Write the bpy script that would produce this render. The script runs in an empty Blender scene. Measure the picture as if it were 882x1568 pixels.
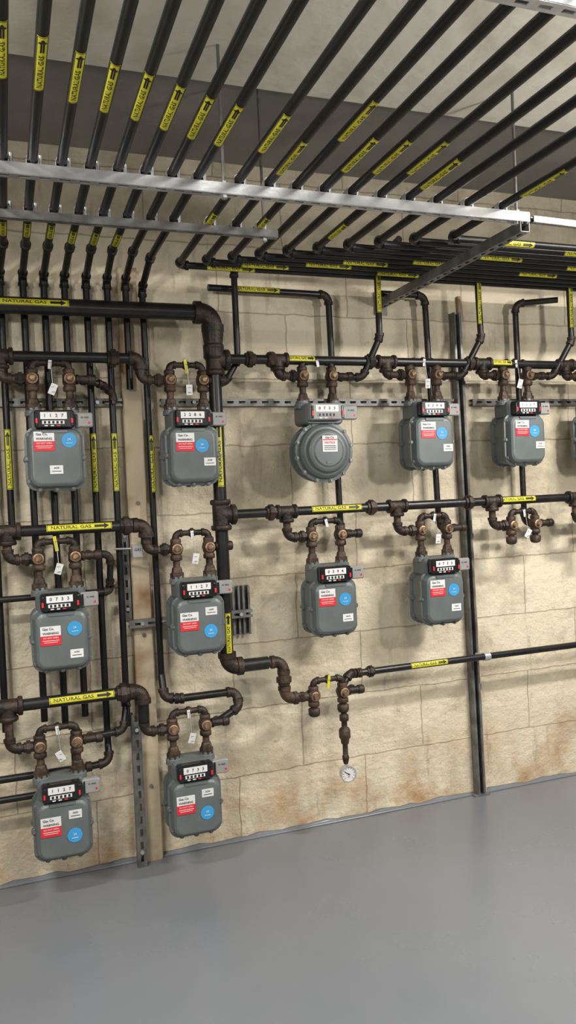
import bpy, math, random
from mathutils import Vector, Matrix
random.seed(7)
V=Vector
sc=bpy.context.scene
sc.view_settings.view_transform='Standard'
H=1.43      # eye height
YW=3.13     # meter wall plane
YM=2.95     # meter / manifold centre line
YB=3.06     # drop pipes close to wall

# ------------------------------------------------------------ materials
MATS={}
def mk(name,c1,c2=None,rough=0.5,metal=0.0,scale=8,bump=0.0,bscale=40,detail=4,lo=0.35,hi=0.65,emit=0,spec=0.5):
    m=bpy.data.materials.new(name); m.use_nodes=True
    nt=m.node_tree; b=nt.nodes['Principled BSDF']
    b.inputs['Roughness'].default_value=rough; b.inputs['Metallic'].default_value=metal
    b.inputs['Specular IOR Level'].default_value=spec
    tc=nt.nodes.new('ShaderNodeTexCoord')
    n=nt.nodes.new('ShaderNodeTexNoise'); n.inputs['Scale'].default_value=scale; n.inputs['Detail'].default_value=detail
    nt.links.new(tc.outputs['Object'],n.inputs['Vector'])
    r=nt.nodes.new('ShaderNodeValToRGB'); r.color_ramp.elements[0].position=lo; r.color_ramp.elements[1].position=hi
    c2=c2 or tuple(x*0.85 for x in c1)
    r.color_ramp.elements[0].color=(*c1,1); r.color_ramp.elements[1].color=(*c2,1)
    nt.links.new(n.outputs['Fac'],r.inputs['Fac']); nt.links.new(r.outputs['Color'],b.inputs['Base Color'])
    if bump:
        n2=nt.nodes.new('ShaderNodeTexNoise'); n2.inputs['Scale'].default_value=bscale; n2.inputs['Detail'].default_value=6
        nt.links.new(tc.outputs['Object'],n2.inputs['Vector'])
        bp=nt.nodes.new('ShaderNodeBump'); bp.inputs['Strength'].default_value=bump; bp.inputs['Distance'].default_value=0.01
        nt.links.new(n2.outputs['Fac'],bp.inputs['Height']); nt.links.new(bp.outputs['Normal'],b.inputs['Normal'])
    if emit:
        b.inputs['Emission Color'].default_value=(*c1,1); b.inputs['Emission Strength'].default_value=emit
    MATS[name]=m
    return m
mk('black_pipe',(0.007,0.007,0.008),(0.015,0.014,0.013),0.34,0.0,20,0.05,60,spec=.4)
mk('bank_pipe',(0.006,0.006,0.007),(0.011,0.010,0.010),0.38,0.0,12,spec=.35)
mk('iron_fitting',(0.012,0.009,0.007),(0.045,0.028,0.019),0.5,0.3,22,0.35,90)
mk('rust_fitting',(0.020,0.014,0.010),(0.095,0.056,0.035),0.55,0.25,26,0.35,90)
mk('brass_valve',(0.34,0.22,0.13),(0.15,0.10,0.06),0.45,0.4,40,0.2,90)
mk('meter_gray',(0.110,0.128,0.129),(0.132,0.152,0.152),0.42,0.10,10,0.05,150)
mk('module_gray',(0.30,0.30,0.29),(0.25,0.25,0.24),0.5)
mk('index_black',(0.012,0.012,0.013),None,0.25)
mk('white_plate',(0.72,0.72,0.71),(0.64,0.64,0.63),0.4)
mk('red_label',(0.70,0.02,0.035),(0.60,0.02,0.03),0.4)
mk('blue_label',(0.04,0.31,0.64),(0.04,0.28,0.57),0.4)
mk('yellow_label',(0.62,0.58,0.03),(0.48,0.45,0.02),0.4,0,14)
mk('ink',(0.006,0.006,0.006),None,0.5)
mk('galv',(0.60,0.61,0.62),(0.36,0.37,0.38),0.33,0.55,9,0.05,80)
mk('galv_dull',(0.24,0.24,0.235),(0.12,0.118,0.112),0.45,0.5,16,0.1,60)
mk('wood_post',(0.50,0.42,0.29),(0.24,0.13,0.065),0.8,0,5,0.4,30,8,0.5,0.72)
mk('lamp_tube',(1,0.96,0.9),None,0.4,emit=2)
mk('lamp_housing',(0.7,0.7,0.7),None,0.5)

def N(nt,t,**k):
    n=nt.nodes.new(t)
    for a,v in k.items(): setattr(n,a,v)
    return n
def wall_material(name,block=True):
    m=bpy.data.materials.new(name); m.use_nodes=True; nt=m.node_tree; L=nt.links.new
    b=nt.nodes['Principled BSDF']; b.inputs['Roughness'].default_value=0.7
    tc=N(nt,'ShaderNodeTexCoord'); sp=N(nt,'ShaderNodeSeparateXYZ'); L(tc.outputs['Object'],sp.inputs[0])
    cb=N(nt,'ShaderNodeCombineXYZ'); L(sp.outputs['X'],cb.inputs['X']); L(sp.outputs['Z'],cb.inputs['Y'])
    wob=N(nt,'ShaderNodeTexNoise'); wob.inputs['Scale'].default_value=11; wob.inputs['Detail'].default_value=6; L(cb.outputs[0],wob.inputs['Vector'])
    vm=N(nt,'ShaderNodeVectorMath',operation='SCALE'); vm.inputs['Scale'].default_value=0.022; L(wob.outputs['Color'],vm.inputs[0])
    va=N(nt,'ShaderNodeVectorMath',operation='ADD'); L(cb.outputs[0],va.inputs[0]); L(vm.outputs[0],va.inputs[1])
    br=N(nt,'ShaderNodeTexBrick'); br.offset=0.5
    br.inputs['Scale'].default_value=1; br.inputs['Brick Width'].default_value=0.58; br.inputs['Row Height'].default_value=0.275
    br.inputs['Mortar Size'].default_value=0.003; br.inputs['Mortar Smooth'].default_value=0.5; br.inputs['Bias'].default_value=0
    br.inputs['Color1'].default_value=(0.70,0.625,0.475,1); br.inputs['Color2'].default_value=(0.655,0.58,0.435,1); br.inputs['Mortar'].default_value=(0.50,0.42,0.29,1)
    L(va.outputs[0],br.inputs['Vector'])
    # blotches
    n1=N(nt,'ShaderNodeTexNoise'); n1.inputs['Scale'].default_value=2.3; n1.inputs['Detail'].default_value=10; n1.inputs['Roughness'].default_value=0.68; L(cb.outputs[0],n1.inputs['Vector'])
    r1=N(nt,'ShaderNodeValToRGB'); e=r1.color_ramp.elements; e[0].position=0.36; e[0].color=(0.62,0.59,0.54,1); e[1].position=0.53; e[1].color=(1.05,1.04,1.02,1)
    L(n1.outputs['Fac'],r1.inputs['Fac'])
    mx=N(nt,'ShaderNodeMix',data_type='RGBA',blend_type='MULTIPLY'); mx.inputs['Factor'].default_value=0.85
    L(br.outputs['Color'],mx.inputs['A']); L(r1.outputs['Color'],mx.inputs['B'])
    # rust stains near floor
    n2=N(nt,'ShaderNodeTexNoise'); n2.inputs['Scale'].default_value=5; n2.inputs['Detail'].default_value=9; n2.inputs['Roughness'].default_value=.62; L(cb.outputs[0],n2.inputs['Vector'])
    r2=N(nt,'ShaderNodeValToRGB'); r2.color_ramp.elements[0].position=0.44; r2.color_ramp.elements[1].position=0.66; L(n2.outputs['Fac'],r2.inputs['Fac'])
    mr=N(nt,'ShaderNodeMapRange'); mr.inputs['From Min'].default_value=0.42; mr.inputs['From Max'].default_value=0.0; L(sp.outputs['Z'],mr.inputs['Value'])
    ml=N(nt,'ShaderNodeMath',operation='MULTIPLY'); L(r2.outputs['Color'],ml.inputs[0]); L(mr.outputs['Result'],ml.inputs[1])
    mx2=N(nt,'ShaderNodeMix',data_type='RGBA'); mx2.inputs['B'].default_value=(0.42,0.23,0.09,1)
    L(ml.outputs[0],mx2.inputs['Factor']); L(mx.outputs['Result'],mx2.inputs['A'])
    # fine dark scuffs / drips
    mp=N(nt,'ShaderNodeMapping'); mp.inputs['Scale'].default_value=(9,1.6,1); L(cb.outputs[0],mp.inputs['Vector'])
    n3=N(nt,'ShaderNodeTexNoise'); n3.inputs['Scale'].default_value=1.7; n3.inputs['Detail'].default_value=10; n3.inputs['Roughness'].default_value=0.7; L(mp.outputs[0],n3.inputs['Vector'])
    r3=N(nt,'ShaderNodeValToRGB'); r3.color_ramp.elements[0].position=0.57; r3.color_ramp.elements[1].position=0.76; r3.color_ramp.elements[1].color=(0.65,0.65,0.65,1); L(n3.outputs['Fac'],r3.inputs['Fac'])
    mx3=N(nt,'ShaderNodeMix',data_type='RGBA'); mx3.inputs['B'].default_value=(0.17,0.13,0.09,1)
    L(r3.outputs['Color'],mx3.inputs['Factor']); L(mx2.outputs['Result'],mx3.inputs['A'])
    # flaked pits
    n5=N(nt,'ShaderNodeTexNoise'); n5.inputs['Scale'].default_value=16; n5.inputs['Detail'].default_value=9; n5.inputs['Roughness'].default_value=.7; L(cb.outputs[0],n5.inputs['Vector'])
    r5=N(nt,'ShaderNodeValToRGB'); r5.color_ramp.elements[0].position=0.64; r5.color_ramp.elements[1].position=0.69; r5.color_ramp.elements[1].color=(0.6,0.6,0.6,1); L(n5.outputs['Fac'],r5.inputs['Fac'])
    mx5=N(nt,'ShaderNodeMix',data_type='RGBA'); mx5.inputs['B'].default_value=(0.27,0.20,0.13,1)
    L(r5.outputs['Color'],mx5.inputs['Factor']); L(mx3.outputs['Result'],mx5.inputs['A'])
    L(mx5.outputs['Result'],b.inputs['Base Color'])
    n4=N(nt,'ShaderNodeTexNoise'); n4.inputs['Scale'].default_value=24; n4.inputs['Detail'].default_value=9; n4.inputs['Roughness'].default_value=.65; L(cb.outputs[0],n4.inputs['Vector'])
    ad=N(nt,'ShaderNodeMath',operation='MULTIPLY_ADD'); L(br.outputs['Fac'],ad.inputs[0]); ad.inputs[1].default_value=-0.45; L(n4.outputs['Fac'],ad.inputs[2])
    bp=N(nt,'ShaderNodeBump'); bp.inputs['Strength'].default_value=0.8; bp.inputs['Distance'].default_value=0.014
    L(ad.outputs[0],bp.inputs['Height']); L(bp.outputs['Normal'],b.inputs['Normal'])
    MATS[name]=m
wall_material('painted_block')
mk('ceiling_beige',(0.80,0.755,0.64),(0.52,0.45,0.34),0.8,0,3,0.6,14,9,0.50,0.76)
mk('ceiling_shade_gray',(0.27,0.26,0.235),(0.20,0.19,0.17),0.8,0,3,0.4,18,8)  # shade of the ceiling recess painted into this darker gray
mk('side_paint',(0.34,0.32,0.28),(0.28,0.26,0.22),0.8,0,3,0.3,18,8)
def floor_material():
    m=mk('epoxy_floor',(0.175,0.186,0.205),(0.152,0.163,0.181),0.30,0,1.6,0.10,3,5,0.3,0.7)
    nt=m.node_tree; b=nt.nodes['Principled BSDF']
    n=N(nt,'ShaderNodeTexNoise'); n.inputs['Scale'].default_value=2.2; n.inputs['Detail'].default_value=6
    tc=[x for x in nt.nodes if x.type=='TEX_COORD'][0]; nt.links.new(tc.outputs['Object'],n.inputs['Vector'])
    mr=N(nt,'ShaderNodeMapRange'); mr.inputs['To Min'].default_value=0.15; mr.inputs['To Max'].default_value=0.36
    nt.links.new(n.outputs['Fac'],mr.inputs['Value']); nt.links.new(mr.outputs['Result'],b.inputs['Roughness'])
floor_material()

# ------------------------------------------------------------ mesh builder
TEXTC={}
def text_mesh(s):
    if s in TEXTC: return TEXTC[s]
    cu=bpy.data.curves.new('tmp','FONT'); cu.body=s; cu.size=1; cu.align_x='CENTER'; cu.align_y='CENTER'; cu.resolution_u=2; cu.offset=0.012
    ob=bpy.data.objects.new('tmp',cu); sc.collection.objects.link(ob)
    dg=bpy.context.evaluated_depsgraph_get(); dg.update()
    me=ob.evaluated_get(dg).to_mesh()
    r=([(v.co.x,v.co.y) for v in me.vertices],[tuple(p.vertices) for p in me.polygons])
    ob.evaluated_get(dg).to_mesh_clear()
    bpy.data.objects.remove(ob); bpy.data.curves.remove(cu)
    TEXTC[s]=r; return r
def basis(t):
    t=t.normalized(); a=V((0,0,1)) if abs(t.z)<0.9 else V((0,1,0))
    n=t.cross(a).normalized(); return n,t.cross(n).normalized()
class MB:
    def __init__(s): s.v=[];s.f=[];s.m=[];s.s=[];s.names=[]
    def mi(s,n):
        if n not in s.names: s.names.append(n)
        return s.names.index(n)
    def add(s,vs,fs,mat,smooth=False):
        o=len(s.v); s.v+= [tuple(x) for x in vs]; k=s.mi(mat)
        for f in fs: s.f.append(tuple(i+o for i in f)); s.m.append(k); s.s.append(smooth)
    def loft(s,loops,mat,smooth=True,c0=True,c1=True,capmat=None):
        n=len(loops[0]); vs=[p for l in loops for p in l]; fs=[]
        for i in range(len(loops)-1):
            for j in range(n):
                k=(j+1)%n; fs.append((i*n+j,i*n+k,(i+1)*n+k,(i+1)*n+j))
        s.add(vs,fs,mat,smooth)
        if c0: s.add(loops[0],[tuple(range(n))[::-1]],capmat or mat)
        if c1: s.add(loops[-1],[tuple(range(n))],capmat or mat)
    def circ(s,c,n1,n2,r,seg,ph=0):
        return [c+n1*(r*math.cos(2*math.pi*i/seg+ph))+n2*(r*math.sin(2*math.pi*i/seg+ph)) for i in range(seg)]
    def cyl(s,a,b,r,mat,r2=None,seg=14,smooth=True):
        a=V(a);b=V(b); n1,n2=basis(b-a)
        s.loft([s.circ(a,n1,n2,r,seg),s.circ(b,n1,n2,r2 if r2 is not None else r,seg)],mat,smooth)
    def lathe(s,c,ax,prof,mat,seg=20,smooth=False):
        c=V(c);ax=V(ax).normalized(); n1,n2=basis(ax)
        s.loft([s.circ(c+ax*h,n1,n2,max(r,1e-4),seg) for h,r in prof],mat,smooth)
    def sweep(s,pts,r,mat,seg=12,cap=True):
        pts=[V(p) for p in pts]; t=(pts[1]-pts[0]).normalized(); n1,n2=basis(t); loops=[]
        for i,p in enumerate(pts):
            if 0<i<len(pts)-1: t2=(pts[i+1]-pts[i-1]).normalized()
            elif i==0: t2=(pts[1]-pts[0]).normalized()
            else: t2=(pts[-1]-pts[-2]).normalized()
            q=t.rotation_difference(t2); n1=q@n1; n2=q@n2; t=t2
            rr=r[i] if isinstance(r,(list,tuple)) else r
            loops.append(s.circ(p,n1,n2,rr,seg))
        s.loft(loops,mat,True,cap,cap)
    def box(s,c,size,mat,rot=None,ch=0.002):
        c=V(c); x,y,z=[a/2 for a in size]; ch=min(ch,x*.6,y*.6,z*.6)
        def lp(yy,i): 
            X=x-i;Z=z-i
            return [V(p) for p in [(-X+ch,yy,-Z),(X-ch,yy,-Z),(X,yy,-Z+ch),(X,yy,Z-ch),(X-ch,yy,Z),(-X+ch,yy,Z),(-X,yy,Z-ch),(-X,yy,-Z+ch)]]
        ls=[lp(-y,ch),lp(-y+ch,0),lp(y-ch,0),lp(y,ch)]
        if rot is not None: ls=[[rot@p for p in l] for l in ls]
        s.loft([[c+p for p in l] for l in ls],mat,False)
    def slab(s,c,ux,uy,uz,mat):   # box with half vectors
        c=V(c); vs=[c+ux*i+uy*j+uz*k for i in(-1,1) for j in(-1,1) for k in(-1,1)]
        s.add(vs,[(0,1,3,2),(4,6,7,5),(0,4,5,1),(2,3,7,6),(0,2,6,4),(1,5,7,3)],mat)
    def rrect(s,w,h,r,y,cx=0,cz=0,k=5):
        out=[]
        for (sx,sz,a0) in ((1,-1,-90),(1,1,0),(-1,1,90),(-1,-1,180)):
            for i in range(k):
                a=math.radians(a0+90*i/(k-1)); out.append(V((cx+sx*(w/2-r)+r*math.cos(a),y,cz+sz*(h/2-r)+r*math.sin(a))))
        return out
    def text(s,t,fn,mat,size):
        vs,fs=text_mesh(t); s.add([fn(x*size,y*size) for x,y in vs],fs,mat)
    def label(s,c,a,f,r,ln=0.2,txt=True):
        c=V(c);a=V(a).normalized();f=V(f);f=(f-a*f.dot(a)).normalized();up=f.cross(a)
        R=r*1.03+.0004; hh=min(.0130,r*.95)      # half width of the tape strip
        def fn(x,y,e=.0006): 
            g=y/R; return c+a*x+(f*math.cos(g)+up*math.sin(g))*(R+e)
        def strip(x0,x1,y0,y1,mat,e):
            k=7; vs=[];fs=[]
            for j in range(k):
                y=y0+(y1-y0)*j/(k-1); vs+= [fn(x0,y,e),fn(x1,y,e)]
            for j in range(k-1): fs.append((2*j,2*j+1,2*j+3,2*j+2))
            s.add(vs,fs,mat,True)
        strip(-ln/2,ln/2,-hh,hh,'yellow_label',0)
        b=hh*.12
        for sg in(-1,1):
            strip(-ln*.49,ln*.49,sg*hh*.90-b/2,sg*hh*.90+b/2,'ink',.0003)
            strip(sg*ln*.487-.0008,sg*ln*.487+.0008,-hh*.9,hh*.9,'ink',.0003)
        sz=hh*1.25
        k=ln*0.64/(sz*6.9)
        s.text('NATURAL GAS',lambda x,y:fn(x*k-ln*0.13,y),'ink',sz)
        h=hh*.34
        poly=[(ln*.23,-h),(ln*.38,-h),(ln*.38,-h*2.3),(ln*.46,0),(ln*.38,h*2.3),(ln*.38,h),(ln*.23,h)]
        s.add([fn(*p) for p in poly],[(0,1,5,6),(2,3,4),(1,2,3),(1,3,5),(3,4,5)],'ink')
    def elbow_arc(s,p,d0,d1,bend,r,mf,seg=14):
        th=d0.angle(d1); tl=bend*math.tan(th/2)
        a=p-d0*tl; nrm=(d1-d0*d1.dot(d0)).normalized(); cen=a+nrm*bend; pts=[]
        for i in range(8):
            g=th*i/7; pts.append(cen-nrm*(bend*math.cos(g))+d0*(bend*math.sin(g)))
        s.sweep(pts,r*1.22,mf,seg)
        s.cyl(a-d0*r*.7,a+d0*r*.15,r*1.4,mf,seg=seg); b=pts[-1]; s.cyl(b-d1*r*.15,b+d1*r*.7,r*1.4,mf,seg=seg)
        return tl
    def run(s,pts,r,mp,mf,bend=None,seg=14,cap=False):
        pts=[V(p) for p in pts]; bend=bend or 1.9*r; n=len(pts); cut=[0]*n
        for i in range(1,n-1):
            d0=(pts[i]-pts[i-1]);d1=(pts[i+1]-pts[i]); th=d0.angle(d1)
            if th<0.02: continue
            b=min(bend,0.48*min(d0.length,d1.length)/math.tan(th/2)); cut[i]=s.elbow_arc(pts[i],d0.normalized(),d1.normalized(),b,r,mf,seg)
        for i in range(n-1):
            d=(pts[i+1]-pts[i]).normalized(); a=pts[i]+d*cut[i]*.98; b=pts[i+1]-d*cut[i+1]*.98
            if (b-a).dot(d)>1e-4: s.cyl(a,b,r,mp,seg=seg)
        if cap: s.capend(pts[-1],pts[-1]-pts[-2],r,mf)
    def capend(s,p,d,r,mf):
        s.lathe(p,d,[(-r*1.2,r*1.45),(-r*.9,r*1.5),(r*.4,r*1.5),(r*.8,r*1.3),(r*.95,r*.5)],mf,14,True)
    def tee(s,c,a,b,r,mf):
        c=V(c);a=V(a).normalized();b=V(b).normalized()
        s.cyl(c-a*r*2,c+a*r*2,r*1.3,mf); s.cyl(c,c+b*r*2,r*1.3,mf)
        for d in(a,-a,b): s.lathe(c+d*r*1.5,d,[(0,r*1.35),(r*.15,r*1.6),(r*.7,r*1.6),(r*.85,r*1.4)],mf,14,True)
    def union(s,c,a,r,mf):
        s.lathe(c,a,[(-r*1.2,r*1.1),(-r*1.1,r*1.35),(-r*.5,r*1.4),(-r*.5,r*1.75),(r*.5,r*1.75),(r*.5,r*1.4),(r*1.1,r*1.3),(r*1.2,r*1.1)],mf,8)
    def strut(s,a,b,out,mat,w=0.041,slots=True):
        a=V(a);b=V(b);d=(b-a);L=d.length;d.normalize();o=V(out).normalized();sd=d.cross(o).normalized();t=0.0014
        c=(a+b)/2;h=w/2;q=w*.12
        for e in(-1,1):
            s.slab(c+sd*e*h,d*(L/2),sd*t,o*h,mat)                    # sides
            s.slab(c+sd*e*(h-q)+o*h,d*(L/2),sd*q,o*t,mat)      # lips
            s.slab(c+sd*e*(h-q*1.9)+o*(h-.004),d*(L/2),sd*t*.7,o*.004,mat)
        if not slots: s.slab(c-o*h,d*(L/2),sd*h,o*t,mat); return
        g=w*.16
        for e in(-1,1): s.slab(c-o*h+sd*e*(h-g),d*(L/2),sd*g,o*t,mat)
        p=0.05; n=int(L/p)
        for i in range(n+1):
            x0=i*p; 
            if x0+.011>L: break
            s.slab(a+d*(x0+.011)-o*h,d*.011,sd*(h-2*g),o*t,mat)
    def done(s,name,loc=(0,0,0),scale=None):
        me=bpy.data.meshes.new(name)
        vs=s.v if not scale else [(x*scale,y*scale,z*scale) for x,y,z in s.v]
        me.from_pydata(vs,[],s.f)
        for n in s.names: me.materials.append(MATS[n])
        me.polygons.foreach_set('material_index',s.m); me.polygons.foreach_set('use_smooth',s.s); me.update()
        ob=bpy.data.objects.new(name,me); ob.location=loc; sc.collection.objects.link(ob); return ob

# ------------------------------------------------------------ room shell
ZC1=H+1.25; ZC2=H+1.37; YS=2.31
def boxroom(name,lo,hi,mat):
    m=MB(); lo=V(lo);hi=V(hi);c=(lo+hi)/2;h=(hi-lo)/2
    m.slab(c,V((h.x,0,0)),V((0,h.y,0)),V((0,0,h.z)),mat); return m.done(name)
XL,XR,YF=-2.6,5.6,-3.2
boxroom('wall_back',(XL,YW,0),(XR,YW+.15,ZC2),'painted_block')
boxroom('wall_left',(XL-.15,YF,0),(XL,YW+.15,ZC2),'side_paint')
boxroom('wall_right',(XR,YF,0),(XR+.15,YW+.15,ZC2),'side_paint')
boxroom('wall_front',(XL,YF-.15,0),(XR,YF,ZC2),'side_paint')
boxroom('floor',(XL-.15,YF-.15,-.12),(XR+.15,YW+.15,0),'epoxy_floor')
m=MB()
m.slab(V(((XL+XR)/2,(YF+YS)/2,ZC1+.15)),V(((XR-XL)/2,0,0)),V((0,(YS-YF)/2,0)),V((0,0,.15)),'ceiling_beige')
m.slab(V(((XL+XR)/2,(YW+YS)/2+.002,ZC2+.1)),V(((XR-XL)/2,0,0)),V((0,(YW-YS)/2,0)),V((0,0,.1)),'ceiling_shade_gray')
m.done('ceiling')
m=MB() # coved paint edge
n=160; loops=[]
for i in range(n+1):
    x=XL+(XR-XL)*i/n; q=0.013+0.007*math.sin(i*1.7)*math.sin(i*.61)+random.uniform(-.002,.002)
    loops.append([V((x,YW-.0005,q)),V((x,YW-.004,q*.6)),V((x,YW-.010,.005)),V((x,YW-.022,.001)),V((x,YW-.0005,.0005))])
m.loft(loops,'epoxy_floor',True); m.done('baseboard_back')

m=MB()
loops=[]
for i in range(25):
    z=2.34*i/24; j=random.uniform(-.0015,.0015)
    loops.append([V((.452+j,YW,z)),V((.452+j,YW-.030,z)),V((.457+j,YW-.035,z)),V((.522-j,YW-.035,z)),V((.527-j,YW-.030,z)),V((.527-j,YW,z))])
m.loft(loops,'wood_post',False)
for z in(.3,.9,1.42,2.0): m.cyl((.49,YW-.034,z),(.49,YW-.041,z),.008,'galv_dull',seg=6)
m.done('wooden_post')

# ------------------------------------------------------------ ceiling pipe bank
ZP=H+.88; RP=.0128
XS={8:.655,9:.743,10:.826,11:.912,12:1.00,13:1.095,14:1.19,15:1.285,16:1.395,17:1.52}
def xi(i): return XS.get(i,.035+.072*i)
leftx={0:.020,1:.10,2:.174,3:.248,4:.327,5:.405,6:.475,7:.545}
dropz={0:1.30,1:.62,2:.60,3:.62,4:.47,5:.56,6:1.86,7:.72}
NP=18
for i in range(-6,NP):
    m=MB(); x=xi(i)
    if i<=7:
        z1=dropz.get(i,.6) if i>=0 else .6
        xd=leftx.get(i,x)
        pts=[(x,YF+.02,ZP),(x,2.80,ZP),(xd,YB,ZP-.035),(xd,YB,z1)]
        if i==7: pts[1:3]=[(x,2.86,ZP),(x,YB,ZP-.06)]
        m.run(pts,RP,'bank_pipe','bank_pipe',bend=.03)
        if i in(0,1,2): m.label((x,2.62,ZP),(0,-1,0),(0,-.5,-1),RP,.13)
        if i in(0,4,5): m.label((xd,YB,1.60+(.0 if i==0 else -.02)),(0,0,1),(0,-1,0),RP,.22)
        if i==7: m.label((xd,YB,1.57),(0,0,1),(0,-1,0),RP,.22)
    else:
        yt=2.98-.056*(i-7)
        m.run([(x,YF+.02,ZP),(x,yt,ZP),(XR-.02,yt,ZP)],RP,'bank_pipe','bank_pipe',bend=.03)
        k={8:[.86],9:[.98,1.55],10:[1.22],11:[1.35,2.15],12:[1.62],13:[2.3],14:[1.85],15:[],16:[2.15],17:[1.78,2.4]}[i]
        for q in k: m.label((q,yt,ZP),(1,0,0),(0,-1,-.5),RP,.19)
    if i>=0:
        ly={0:1.60,1:1.63,2:1.665,3:1.69,4:1.71,5:1.74,6:1.77,7:1.79,8:1.80,9:1.92,10:1.69,11:1.86,12:1.85,13:1.83,14:1.92,17:1.90}.get(i)
        if ly: m.label((x,ly,ZP),(0,-1,0),(random.uniform(-.45,.1),-.6,-1),RP,.20)
        if i in(8,10,13): m.label((x,2.42,ZP),(0,-1,0),(-.3,-.7,-1),RP,.14)
        if i in(3,4,5): m.label((x,2.66,ZP),(0,-1,0),(-.2,-.5,-1),RP,.12)
    m.done('overhead_gas_pipe')

def clampset(m,x,y,z,r):
    pts=[]
    for k in range(9):
        g=math.pi*k/8; pts.append((x+math.cos(g)*(r+.002),y,z+math.sin(g)*(r+.002)))
    for k in range(8):
        a=V(pts[k]);b=V(pts[k+1]);c=(a+b)/2;d=(b-a)/2
        nn=V((c.x-x,0,c.z-z)).normalized()
        m.slab(c,d*1.05,V((0,.011,0)),nn*.001,'galv')
    for e in(-1,1): m.slab(V((x+e*(r+.002),y,z-.006)),V((.001,0,0)),V((0,.011,0)),V((0,0,.008)),'galv')
    m.cyl((x+r+.007,y,z+.014),(x+r+.007,y,z-.012),.0055,'galv',seg=6)
WT=.028
def trapeze(y,x0,x1,z,mat,rods,w=WT):
    m=MB(); m.strut((x0,y,z),(x1,y,z),(0,0,1),mat,w=w)
    for i in range(-6,NP):
        if x0<xi(i)<x1-.02: clampset(m,xi(i),y,ZP,RP)
    for rx in rods:
        top=ZC1-.001 if y<YS else ZC2-.001
        m.cyl((rx,y,z-.028),(rx,y,top),.0048,'galv_dull',seg=8)
        for q in(-.020,.018): m.lathe((rx,y,z+q-.004),(0,0,1),[(0,.010),(.008,.010)],'galv',6)
    return m.done('trapeze_strut')
ZS=ZP-RP-WT/2-.001
trapeze(2.115,-.45,1.62,ZS,'galv',[-.43,.613,1.58])
trapeze(2.45,-.45,.885,ZP-RP-.012,'galv_dull',[.84,-.43],.022)
trapeze(1.15,-.45,1.75,ZS,'galv',[-.43,1.70])
trapeze(-.6,-.45,1.75,ZS,'galv',[-.43,1.70])
m=MB(); m.strut((1.60,2.10,ZS-.032),(1.60,YW-.004,ZS-.032),(0,0,1),'galv_dull',w=.032)
m.slab(V((1.60,YW-.006,ZS-.03)),V((.03,0,0)),V((0,.004,0)),V((0,0,.05)),'galv_dull')
m.done('strut_bracket')
m=MB(); m.strut((1.65,2.13,ZS+.004),(3.6,2.25,ZS+.014),(0,0,1),'galv_dull',w=.018); m.cyl((2.6,2.186,ZS),(2.6,2.186,ZC1-.001),.0048,'galv_dull',seg=8)
m.cyl((3.55,2.246,ZS),(3.55,2.246,ZC1-.001),.0048,'galv_dull',seg=8); m.done('trapeze_strut')

# ------------------------------------------------------------ wall struts
def wstrut(a,b,mat='galv_dull',w=.028):
    m=MB(); m.strut(a,b,(0,1,0),mat,w=w)
    for t in(.1,.9):
        p=V(a).lerp(V(b),t); m.cyl(p+V((0,-w/2,0)),p+V((0,-w/2-.008,0)),.008,'galv',seg=6)
    return m.done('strut_channel')
YSg=YW-.0155
wstrut((-.5,YSg,1.815),(.448,YSg,1.815))
wstrut((.60,YSg,1.815),(1.94,YSg,1.815))
wstrut((2.04,YSg,1.815),(3.4,YSg,1.815))
m=MB(); m.strut((2.006,YW-.022,0.004),(1.966,YW-.022,2.22),(0,-1,0),'galv_dull',slots=True,w=.038)
m.slab(V((2.006,YW-.022,.004)),V((.04,0,0)),V((0,.02,0)),V((0,0,.003)),'galv_dull')
for z in(.3,1.0,1.7): 
    x=2.006-.040*z/2.22; m.cyl((x,YW-.006,z),(x,YW-.018,z),.009,'galv',seg=6)
m.done('strut_channel')
m=MB(); m.cyl((2.038,YW-.012,0.0),(1.996,YW-.012,2.3),.009,'wood_post',seg=10)
for z in(.5,1.2,1.9): m.lathe((2.038-.042*z/2.3,YW-.012,z),(0,0,1),[(-.012,.0115),(.012,.0115)],'galv_dull',10)
m.done('rusty_conduit')
wstrut((.438,YW-.055,.0),(.438,YW-.055,.60),w=.034)
wstrut((.432,YSg,.97),(.432,YSg,1.33))
wstrut((.43,YW-.055,.95),(.93,YW-.055,.95))
m=MB()
for x in(.872,.915): m.strut((x,YW-.020,.86),(x,YW-.020,1.06),(0,-1,0),'galv_dull',w=.03)
m.done('strut_channel')

# ------------------------------------------------------------ mains and manifolds
m=MB()
m.run([(XL+.02,YM,2.14),(.785,YM,2.14),(.785,YM,1.95)],.031,'black_pipe','iron_fitting',bend=.050,seg=20)
m.run([(.785,YM,1.97),(.785,YM,.765),(.95,YM,.765)],.0255,'black_pipe','iron_fitting',bend=.042,seg=20)
m.run([(.92,YM,.765),(1.015,YM,.765),(1.015,YM,.61),(1.134,YM,.61)],.0185,'rust_fitting','rust_fitting',bend=.04)
m.lathe((.785,YM,2.03),(0,0,1),[(-.07,.034),(-.06,.040),(-.02,.040),(-.01,.036),(.03,.041),(.05,.041)],'iron_fitting',20)
for z in(1.96,1.36): m.tee((.785,YM,z),(0,0,1),(1,0,0),.0255,'iron_fitting')
m.union((1.015,YM,.69),V((0,0,1)),.0185,'rust_fitting')
m.label((.785,YM,1.60),(0,0,1),(0,-1,0),.0255,.26)
m.label((.785,YM,.90),(0,0,1),(.15,-1,0),.0255,.16)
m.label((.13,YM,2.14),(1,0,0),(0,-1,.25),.031,.24)
m.done('main_gas_pipe')
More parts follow.
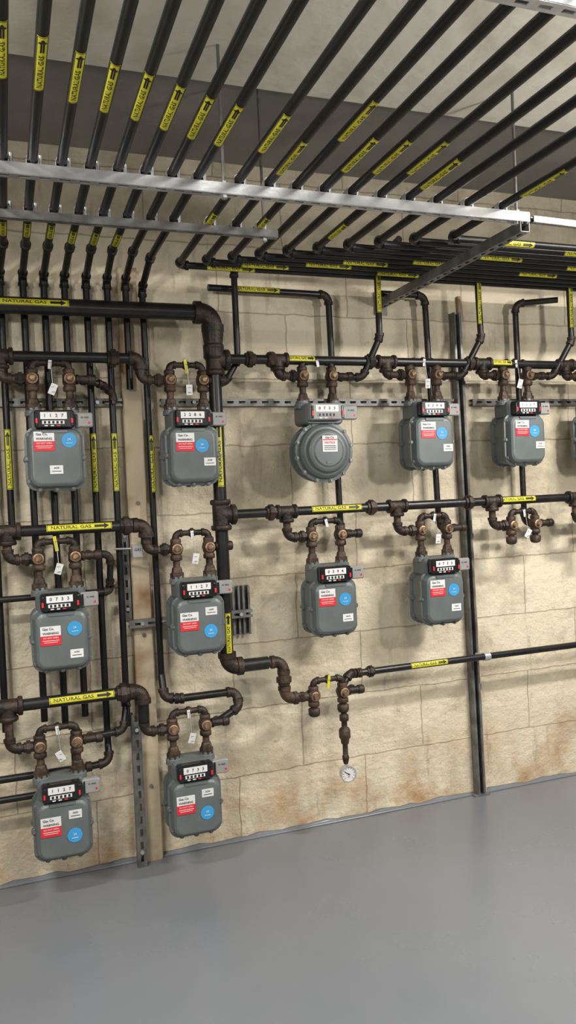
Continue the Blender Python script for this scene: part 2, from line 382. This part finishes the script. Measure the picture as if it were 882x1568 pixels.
def manifold(x0,x1,z,r,tees,labels,end=None,unions=()):
    m=MB()
    pts=[(x0,YM,z),(x1,YM,z)]
    if end: pts.append((x1,YM,end))
    m.run(pts,r,'black_pipe','iron_fitting',bend=.034)
    for t in tees: m.tee((t,YM,z),(1,0,0),(0,0,-1),r,'iron_fitting')
    for u in unions: m.union((u,YM,z),V((1,0,0)),r,'iron_fitting')
    for q,l in labels: m.label((q,YM,z),(1,0,0),(0,-1,.3),r,l)
    return m.done('manifold_pipe')
manifold(XL+.02,.500,1.96,.0195,[.006],[],1.90,[.40])
manifold(XL+.02,.492,1.338,.0205,[.0],[(.25,.23)],1.27,[.42])
manifold(XL+.02,.452,.717,.0215,[-.025],[(.23,.23)],.60,[.38])
manifold(.80,XR-.02,1.965,.0185,[1.045,1.525,1.995,2.44],[(1.14,.12),(2.09,.10)],None,[.93,1.02,1.45,1.93])
manifold(.80,XR-.02,1.36,.0185,[1.055,1.55,2.02,2.47],[(1.27,.22),(2.14,.20)],None,[.99,1.43,1.90])

# ------------------------------------------------------------ meter sets
def disc(m,c,r=.024):
    c=V(c)
    m.lathe(c,(0,-1,0),[(-.022,r*.95),(.012,r),(.018,r*.85)],'rust_fitting',18)
    m.lathe(c,(0,-1,0),[(.017,r*.80),(.021,r*.80),(.023,r*.62),(.021,r*.5),(.024,r*.42),(.030,r*.36),(.031,.001)],'brass_valve',18)
    m.slab(c+V((0,-.033,0)),V((r*.34,0,r*.2)),V((0,.004,0)),V((-.002,0,.0035)),'brass_valve')
CNT=[0]
def valve_set(X,zj,zm,dx,meter=True,tag='white_plate',tail='cap'):
    m=MB(); y=YM; r=.0150; Lx=X-.064; Rx=X+.064; CNT[0]+=1
    m.run([(X+dx,y,zm-.025),(X+dx,y,zj),(Lx,y,zj)],r,'rust_fitting','iron_fitting',bend=.028)
    m.union(V(((X+dx+Lx)/2+.012,y,zj)),V((1,0,0)),r*.95,'iron_fitting')
    for x in(Lx,Rx):
        bot=zj-.112 if meter else zj-.075
        m.cyl((x,y,zj+.03),(x,y,bot),r*.9,'rust_fitting')
        m.lathe((x,y,zj),(0,0,1),[(-.045,.018),(-.042,.023),(-.028,.023),(-.024,.019),(-.015,.024),(.015,.024),(.02,.020),(.026,.021),(.036,.021),(.038,.017)],'rust_fitting',14,True)
        if meter: m.lathe((x,y,bot-.008),(0,0,1),[(0,.025),(.002,.027),(.028,.027),(.030,.022),(.045,.019),(.05,.016)],'rust_fitting',8)
        else:
            m.lathe((x,y,bot),(0,0,1),[(-.012,.010),(-.008,.020),(.0,.024),(.02,.024),(.024,.018)],'rust_fitting',14,True)
        disc(m,(x,y-.005,zj))
    # bypass loop
    zt=zj+.058
    m.run([(Lx,y,zj+.02),(Lx,y,zt),(Rx,y,zt),(Rx,y,zj+.02)],.0110,'iron_fitting','iron_fitting',bend=.02)
    m.union(V((X,y,zt)),V((1,0,0)),.0105,'iron_fitting')
    # outlet
    m.run([(Rx,y,zj),(X+.148,y,zj)],.0125,'rust_fitting','iron_fitting',cap=True)
    m.tee((X+.115,y,zj),(1,0,0),(0,1,0),.0115,'iron_fitting')
    # tags on wire
    if CNT[0]%3!=0:
        m.cyl((X,y-.018,zt),(X+.004,y-.028,zj-.02),.0012,'galv',seg=6)
        rot=Matrix.Rotation(random.uniform(-.5,.5),3,'Y')@Matrix.Rotation(.15,3,'X')
        m.box((X+.004,y-.030,zj-.040),(.024,.002,.040),'white_plate',rot,ch=.0005)
        for q in(-.012,.006): m.box((X+.004,y-.0325,zj-.038+q),(.011,.001,.0025),'module_gray',None,.0002)
    rot=Matrix.Rotation(random.uniform(-.2,.2),3,'Y')
    m.box((X-.002,y-.0165,zt-.008),(.012,.003,.055 if tag=='yellow_label' else .032),tag,rot,ch=.0008)
    return m.done('meter_valve_assembly')

def sticker(m,x,z,w,h,mat,y):
    m.slab(V((x,y,z)),V((w/2,0,0)),V((0,.0006,0)),V((0,0,h/2)),mat)
def tx(m,s,x,z,size,mat,y): m.text(s,lambda a,b:V((x+a,y,z+b)),mat,size)
def meter_head(m,white=False):
    m.loft([m.rrect(.150,.070,.02,.065,0,.103),m.rrect(.172,.085,.02,.05,0,.10),m.rrect(.172,.085,.02,-.045,0,.10),m.rrect(.160,.075,.02,-.058,0,.10)],'meter_gray',False)
    for e in(-1,1):
        m.lathe((e*.068,0,.125),(0,0,1),[(0,.034),(.018,.033),(.022,.028),(.032,.027)],'meter_gray',18)
    y0=-.056
    m.loft([m.rrect(.144,.066,.010,y0,0,.105),m.rrect(.144,.066,.010,y0-.034,0,.105),m.rrect(.136,.058,.008,y0-.040,0,.105)],'index_black' if not white else 'module_gray',False)
    yy=y0-.0408
    sticker(m,-.002,.117,.096,.026,'white_plate',yy); sticker(m,-.004,.092,.080,.013,'module_gray' if white else 'white_plate',yy)
    for k,ch in enumerate(random.choice(['0394','1127','2286','0733'])):
        x=-.034+k*.021
        tx(m,ch,x,.117,.017,'ink',yy-.0016)
    for k in range(5): sticker(m,-.034+k*.015,.092,.008,.010,'ink',yy-.0008)
    for k in range(3): sticker(m,-.03+k*.022,.0795,.012,.004,'red_label' if k==2 else 'white_plate',yy)
    for e in(-1,1):
        m.box((e*.064,yy+.004,.103),(.010,.012,.05),'index_black',None,.002); sticker(m,e*.064,.098,.007,.018,'red_label',yy-.0035)
    m.loft([m.rrect(.066,.054,.008,-.040,.110,.103),m.rrect(.068,.056,.008,-.062,.110,.103),m.rrect(.060,.048,.008,-.068,.110,.103)],'module_gray',False)
    m.slab(V((.084,-.065,.103)),V((.003,0,0)),V((0,.008,0)),V((0,0,.022)),'index_black')
    tx(m,'ID 4402',.114,.112,.009,'ink',-.0688); sticker(m,.130,.092,.008,.008,'red_label',-.0686)
def gas_meter(X,z,lay):
    m=MB(); bh=.236; bc=-.041
    def o(y,i,r=.042): return m.rrect(.212-2*i,bh-2*i,max(r-i*.5,.012),y,0,bc,k=6)
    m.loft([o(.088,.030),o(.082,.014),o(.060,.006),o(.056,.006),o(.055,-.002),o(.044,-.002),o(.043,.007),o(-.040,.007),o(-.041,-.003),o(-.052,-.003),o(-.054,.004),o(-.066,.007),o(-.082,.013),o(-.088,.021),o(-.089,.026)],'meter_gray',False)
    w=.106;h=bh/2
    for (x,zz) in [(-w+.012,h-.03),(-w+.002,0),(-w+.010,-h+.034),(-.06,-h+.004),(0,-h+.002),(.06,-h+.004),(w-.010,-h+.034),(w-.002,0),(w-.012,h-.03),(-.05,h),(.05,h)]:
        m.lathe((x,-.036,bc+zz),(0,-1,0),[(0,.012),(.019,.012),(.021,.010)],'meter_gray',12)
        m.lathe((x,-.058,bc+zz),(0,-1,0),[(0,.0065),(.005,.0065)],'galv_dull',6)
        m.lathe((x,.030,bc+zz),(0,1,0),[(0,.011),(.024,.011)],'meter_gray',10)
    m.loft([m.rrect(.10,.012,.004,-.082,0,.058),m.rrect(.095,.010,.004,-.092,0,.058)],'meter_gray',False)
    meter_head(m)
    yf=-.0900
    (rx,rz),(bx,bz),(wx,wz),ex=lay
    sticker(m,rx,rz,.074,.072,'white_plate',yf); sticker(m,rx,rz-.018,.074,.036,'red_label',yf-.0008)
    tx(m,'Gas Co.',rx-.008,rz+.026,.013,'ink',yf-.002); tx(m,'WARNING',rx,rz+.009,.012,'ink',yf-.002); tx(m,'DO NOT OPEN',rx,rz-.008,.008,'white_plate',yf-.003)
    sticker(m,rx,rz-.018,.06,.0020,'white_plate',yf-.0018); sticker(m,rx,rz-.025,.05,.0016,'white_plate',yf-.0018)
    m.lathe((bx,yf+.0006,bz),(0,-1,0),[(0,.0275),(.0014,.0275)],'blue_label',24)
    tx(m,'24',bx,bz+.004,.012,'white_plate',yf-.002)
    sticker(m,bx,bz-.010,.024,.0015,'white_plate',yf-.0015)
    sticker(m,wx,wz,.048,.032,'white_plate',yf)
    tx(m,'A250',wx,wz+.006,.009,'ink',yf-.002); sticker(m,wx,wz-.006,.034,.002,'ink',yf-.001)
    if ex: sticker(m,ex[0],ex[1],.045,.03,'white_plate',yf); tx(m,'0217',ex[0],ex[1],.010,'ink',yf-.002)
    return m.done('gas_meter',(X,YM,z),.935)
def round_meter(X,z):
    m=MB(); c=(0,0,-.050)
    m.lathe(c,(0,-1,0),[(-.088,.055),(-.082,.085),(-.060,.104),(-.040,.106),(-.039,.120),(-.022,.120),(-.021,.108),(.030,.108),(.031,.124),(.046,.124),(.047,.111),(.062,.107),(.072,.097),(.074,.089),(.086,.081),(.090,.073),(.091,.065),(.095,.058),(.096,.001)],'meter_gray',40)
    for i in range(12):
        g=2*math.pi*i/12+.2; x=math.cos(g)*.119; zz=math.sin(g)*.119
        m.lathe((x,-.028,c[2]+zz),(0,-1,0),[(0,.010),(.021,.010)],'meter_gray',10); m.lathe((x,-.049,c[2]+zz),(0,-1,0),[(0,.006),(.004,.006)],'galv_dull',6)
    m.loft([m.rrect(.10,.09,.01,.04,0,.06),m.rrect(.10,.09,.01,-.05,0,.06)],'meter_gray',False)
    meter_head(m,True)
    sticker(m,.004,-.022,.064,.064,'white_plate',-.0968); sticker(m,.004,-.006,.06,.004,'red_label',-.0978)
    tx(m,'Gas Co.',.004,.002,.012,'ink',-.0985); tx(m,'NOTICE',.004,-.018,.012,'red_label',-.0985)
    for q in(-.030,-.037,-.044): sticker(m,.004,q,.05,.0020,'ink',-.0978)
    m.loft([m.rrect(.03,.014,.004,-.09,0,-.095),m.rrect(.026,.010,.004,-.098,0,-.095)],'meter_gray',False)
    return m.done('round_gas_meter',(X,YM,z))

A=((-.040,.022),(.050,.024),(.0,-.085),None)
B=((-.035,.010),(.032,-.005),(.062,-.070),None)
C=((-.040,-.02),(.048,.0),(.052,-.095),None)
D=((-.045,-.020),(.040,-.065),(.045,.015),None)
E=((-.042,.008),(.040,-.005),(.050,-.085),None)
sets=[(.176,1.88,1.96,-.17,A,'white_plate'),(.672,1.88,1.96,-.172,B,'yellow_label'),(1.2115,1.902,1.965,-.166,'round','white_plate'),(1.70,1.912,1.965,-.175,B,'white_plate'),(2.165,1.915,1.965,-.17,B,'white_plate'),(2.61,1.915,1.965,-.17,A,'white_plate'),
(.166,1.237,1.338,-.166,C,'yellow_label'),(.667,1.240,1.338,-.175,D,'white_plate'),(1.222,1.256,1.36,-.167,E,'white_plate'),(1.722,1.253,1.36,-.172,E,'white_plate'),(2.18,1.250,1.36,-.16,None,'white_plate'),(2.64,1.25,1.36,-.17,None,'white_plate'),
(.140,.564,.717,-.165,D,'white_plate'),(.622,.558,.717,-.17,D,'white_plate')]
for X,zj,zm,dx,lay,tag in sets:
    valve_set(X,zj,zm,dx,lay is not None,tag)
    if lay=='round': round_meter(X,zj-.258)
    elif lay: gas_meter(X,zj-.250,lay)
valve_set(1.203,.61,.64,-.12,False,'yellow_label')

# ------------------------------------------------------------ drops to the sets
def drop(pts,labels=(),r=RP,mat='iron_fitting',name='gas_drop_pipe',mp='black_pipe'):
    m=MB(); m.run(pts,r,mp,mat,bend=.032)
    for c,a,l in labels: m.label(c,a,(0,-1,0),r,l)
    return m.done(name)
drop([(.787,YM+.02,1.88),(.84,3.0,1.88),(.895,3.0,1.97),(.895,3.0,2.33),(1.0,2.98,2.36)])
drop([(1.327,YM+.02,1.90),(1.415,YM,1.90),(1.485,YM-.03,2.06),(1.485,YM-.03,2.37),(1.485,2.72,2.40)],[((1.485,YM-.03,2.25),(0,0,1),.18)],.0135)
drop([(1.815,YM+.02,1.91),(1.89,YM,1.91),(1.975,YM-.03,2.07),(1.965,YM-.03,2.37),(1.965,2.70,2.40)],[((1.968,YM-.03,2.23),(0,0,1),.20)],.0135)
drop([(2.28,YM+.02,1.915),(2.37,YM,1.915),(2.455,YM-.03,2.07),(2.45,YM-.03,2.37),(2.45,2.70,2.40)],[((2.452,YM-.03,2.24),(0,0,1),.22)],.0135)
drop([(.80,3.05,2.265),(1.327,YB+.01,2.265),(1.337,YB,1.256),(1.337,YM+.02,1.256)],[((1.0,3.053,2.265),(1,0,0),.2)],.0135)
drop([(1.55,YB,2.28),(1.785,YB,2.28),(1.815,YB,1.253),(1.83,YM+.02,1.253)],[],.0135)
drop([(2.42,YB-.1,2.265),(2.26,YB,2.265),(2.27,YB,1.25),(2.29,YM+.02,1.25)],[],.0135)
drop([(.291,YM+.02,1.88),(.36,3.0,1.87),(.405,3.03,1.84),(.405,3.03,1.80)],(),.012)
# lower left runs
drop([(.281,YM+.02,1.237),(.36,YM+.02,1.237),(.36,3.03,1.12),(.36,3.03,1.09),(-2.4,3.03,1.09)],(),.012)
drop([(.255,YM+.02,.564),(.38,YM+.04,.564),(.40,3.03,.66),(.40,3.03,.72)],(),.013)
drop([(.327,YB,.50),(.327,YB-.03,.44),(.25,YB-.03,.435),(-2.4,YB-.03,.435)],(),.0135)
drop([(-2.4,YB-.03,.36),(.20,YB-.03,.36),(.20,YB-.03,.50)],(),.0125)
drop([(.545,YB,.74),(.545,3.02,.66),(.60,3.0,.655),(.83,3.0,.655),(.83,2.97,.60),(.74,YM+.01,.558)],(),.0150)
# long low pipe
m=MB(); m.run([(1.269,YM+.01,.625),(1.315,YM+.03,.672),(1.36,3.0,.665),(XR-.02,3.0,.665)],.0145,'black_pipe','iron_fitting',bend=.03)
m.union(V((1.42,3.0,.665)),V((1,0,0)),.0145,'iron_fitting'); m.label((1.70,3.0,.665),(1,0,0),(0,-1,.3),.0145,.18)
m.lathe((1.995,3.0,.665),(1,0,0),[(-.015,.019),(.015,.019)],'galv',16); m.slab(V((1.995,3.04,.665)),V((.012,0,0)),V((0,.03,0)),V((0,0,.005)),'galv')
m.done('long_gas_pipe')

# pressure gauge on drip nipple
m=MB(); gx=1.269
m.lathe((gx,YM,.545),(0,0,-1),[(0,.012),(.03,.012),(.032,.019),(.055,.019),(.058,.012),(.085,.012),(.087,.020),(.095,.024),(.125,.024),(.133,.018),(.15,.016),(.155,.011),(.20,.011),(.202,.014),(.215,.014),(.235,.009)],'rust_fitting',14,True)
gz=.275
m.lathe((gx,YM-.010,gz),(0,-1,0),[(-.014,.030),(.012,.034),(.018,.034),(.018,.030),(.014,.030)],'galv',28)
m.lathe((gx,YM-.010,gz),(0,-1,0),[(.010,.030),(.0145,.030)],'white_plate',28)
yy=YM-.0252
for i in range(11):
    g=math.radians(225-27*i); d=V((math.cos(g),0,math.sin(g))); p=V((-d.z,0,d.x)); m.slab(V((gx,yy,gz))+d*.024,d*.003,V((0,.0004,0)),p*.0006,'ink')
m.slab(V((gx,yy-.001,gz))+V((-.006,0,.004)),V((-.012,0,.008)),V((0,.0004,0)),V((.0007,0,.001)),'ink')
m.lathe((gx,yy,gz),(0,-1,0),[(0,.003),(.002,.003)],'ink',10); tx(m,'PSI',gx,gz-.012,.008,'red_label',yy-.0005)
m.done('pressure_gauge')
m=MB(); m.box((.46,YM+.02,1.24),(.04,.02,.05),'module_gray',None,.003); tx(m,'GAS',.46,1.245,.014,'ink',YM+.009)
m.cyl((.44,YM+.03,1.25),(.38,YM+.06,1.25),.004,'galv',seg=8); m.done('pipe_tag')

# ------------------------------------------------------------ light fixtures
def housing(x,y,z):
    m=MB(); m.box((x,y,z+.035),(.62,.16,.05),'lamp_housing',None,.01)
    for e in(-1,1): m.cyl((x-.28,y+e*.04,z-.002),(x+.28,y+e*.04,z-.002),.012,'lamp_tube',seg=12)
    return m
def tube_light(x,y,power):
    z=ZC1-.062; housing(x,y,z).done('fluorescent_light')
    l=bpy.data.lights.new('lamp','AREA'); l.shape='RECTANGLE'; l.size=.55; l.size_y=.12; l.energy=power; l.color=(1,.97,.925)
    o=bpy.data.objects.new('fluorescent_lamp_glow',l); o.location=(x,y,z-.02); sc.collection.objects.link(o)
def fill_bulb(x,y,z,power,size):  # added pendants, out of view, to brighten the ceiling and wall
    m=MB(); m.lathe((x,y,z),(0,0,1),[(.11,.02),(.10,.10),(.09,.11),(.13,.05),(.17,.025)],'lamp_housing',20); m.cyl((x,y,z+.16),(x,y,ZC1-.001),.005,'galv',seg=8)
    m.lathe((x,y,z),(0,0,1),[(.02,.005),(.025,.03),(.06,.04),(.09,.03),(.11,.018)],'lamp_tube',16,True)
    m.done('added_fill_pendant')
    l=bpy.data.lights.new('lamp','POINT'); l.energy=power; l.shadow_soft_size=size; l.color=(1,.97,.925)
    o=bpy.data.objects.new('added_fill_glow',l); o.location=(x,y,z-.10); sc.collection.objects.link(o)
tube_light(2.6,1.55,70)
tube_light(-.70,1.35,52)
tube_light(1.1,.4,50)
fill_bulb(2.35,.95,2.08,68,.07)
fill_bulb(-.65,.75,2.08,54,.07)
fill_bulb(1.0,-1.6,2.05,34,.10)  # fill added behind the camera
w=bpy.data.worlds.new('world'); sc.world=w; w.use_nodes=True; w.node_tree.nodes['Background'].inputs[0].default_value=(.5,.5,.5,1); w.node_tree.nodes['Background'].inputs[1].default_value=.3

# ------------------------------------------------------------ camera
ex=V((3329,169,-1200)).normalized(); ey=V((-433,9,-1200)); ey=(ey-ex*ey.dot(ex)).normalized(); ez=ex.cross(ey)
cam=bpy.data.cameras.new('camera'); cam.sensor_fit='HORIZONTAL'; cam.sensor_width=36; cam.lens=36*1200/882; cam.clip_start=.02
co=bpy.data.objects.new('camera',cam); R=Matrix((ex,ey,ez)).to_4x4(); co.matrix_world=Matrix.Translation((0,0,H))@R
sc.collection.objects.link(co); sc.camera=co
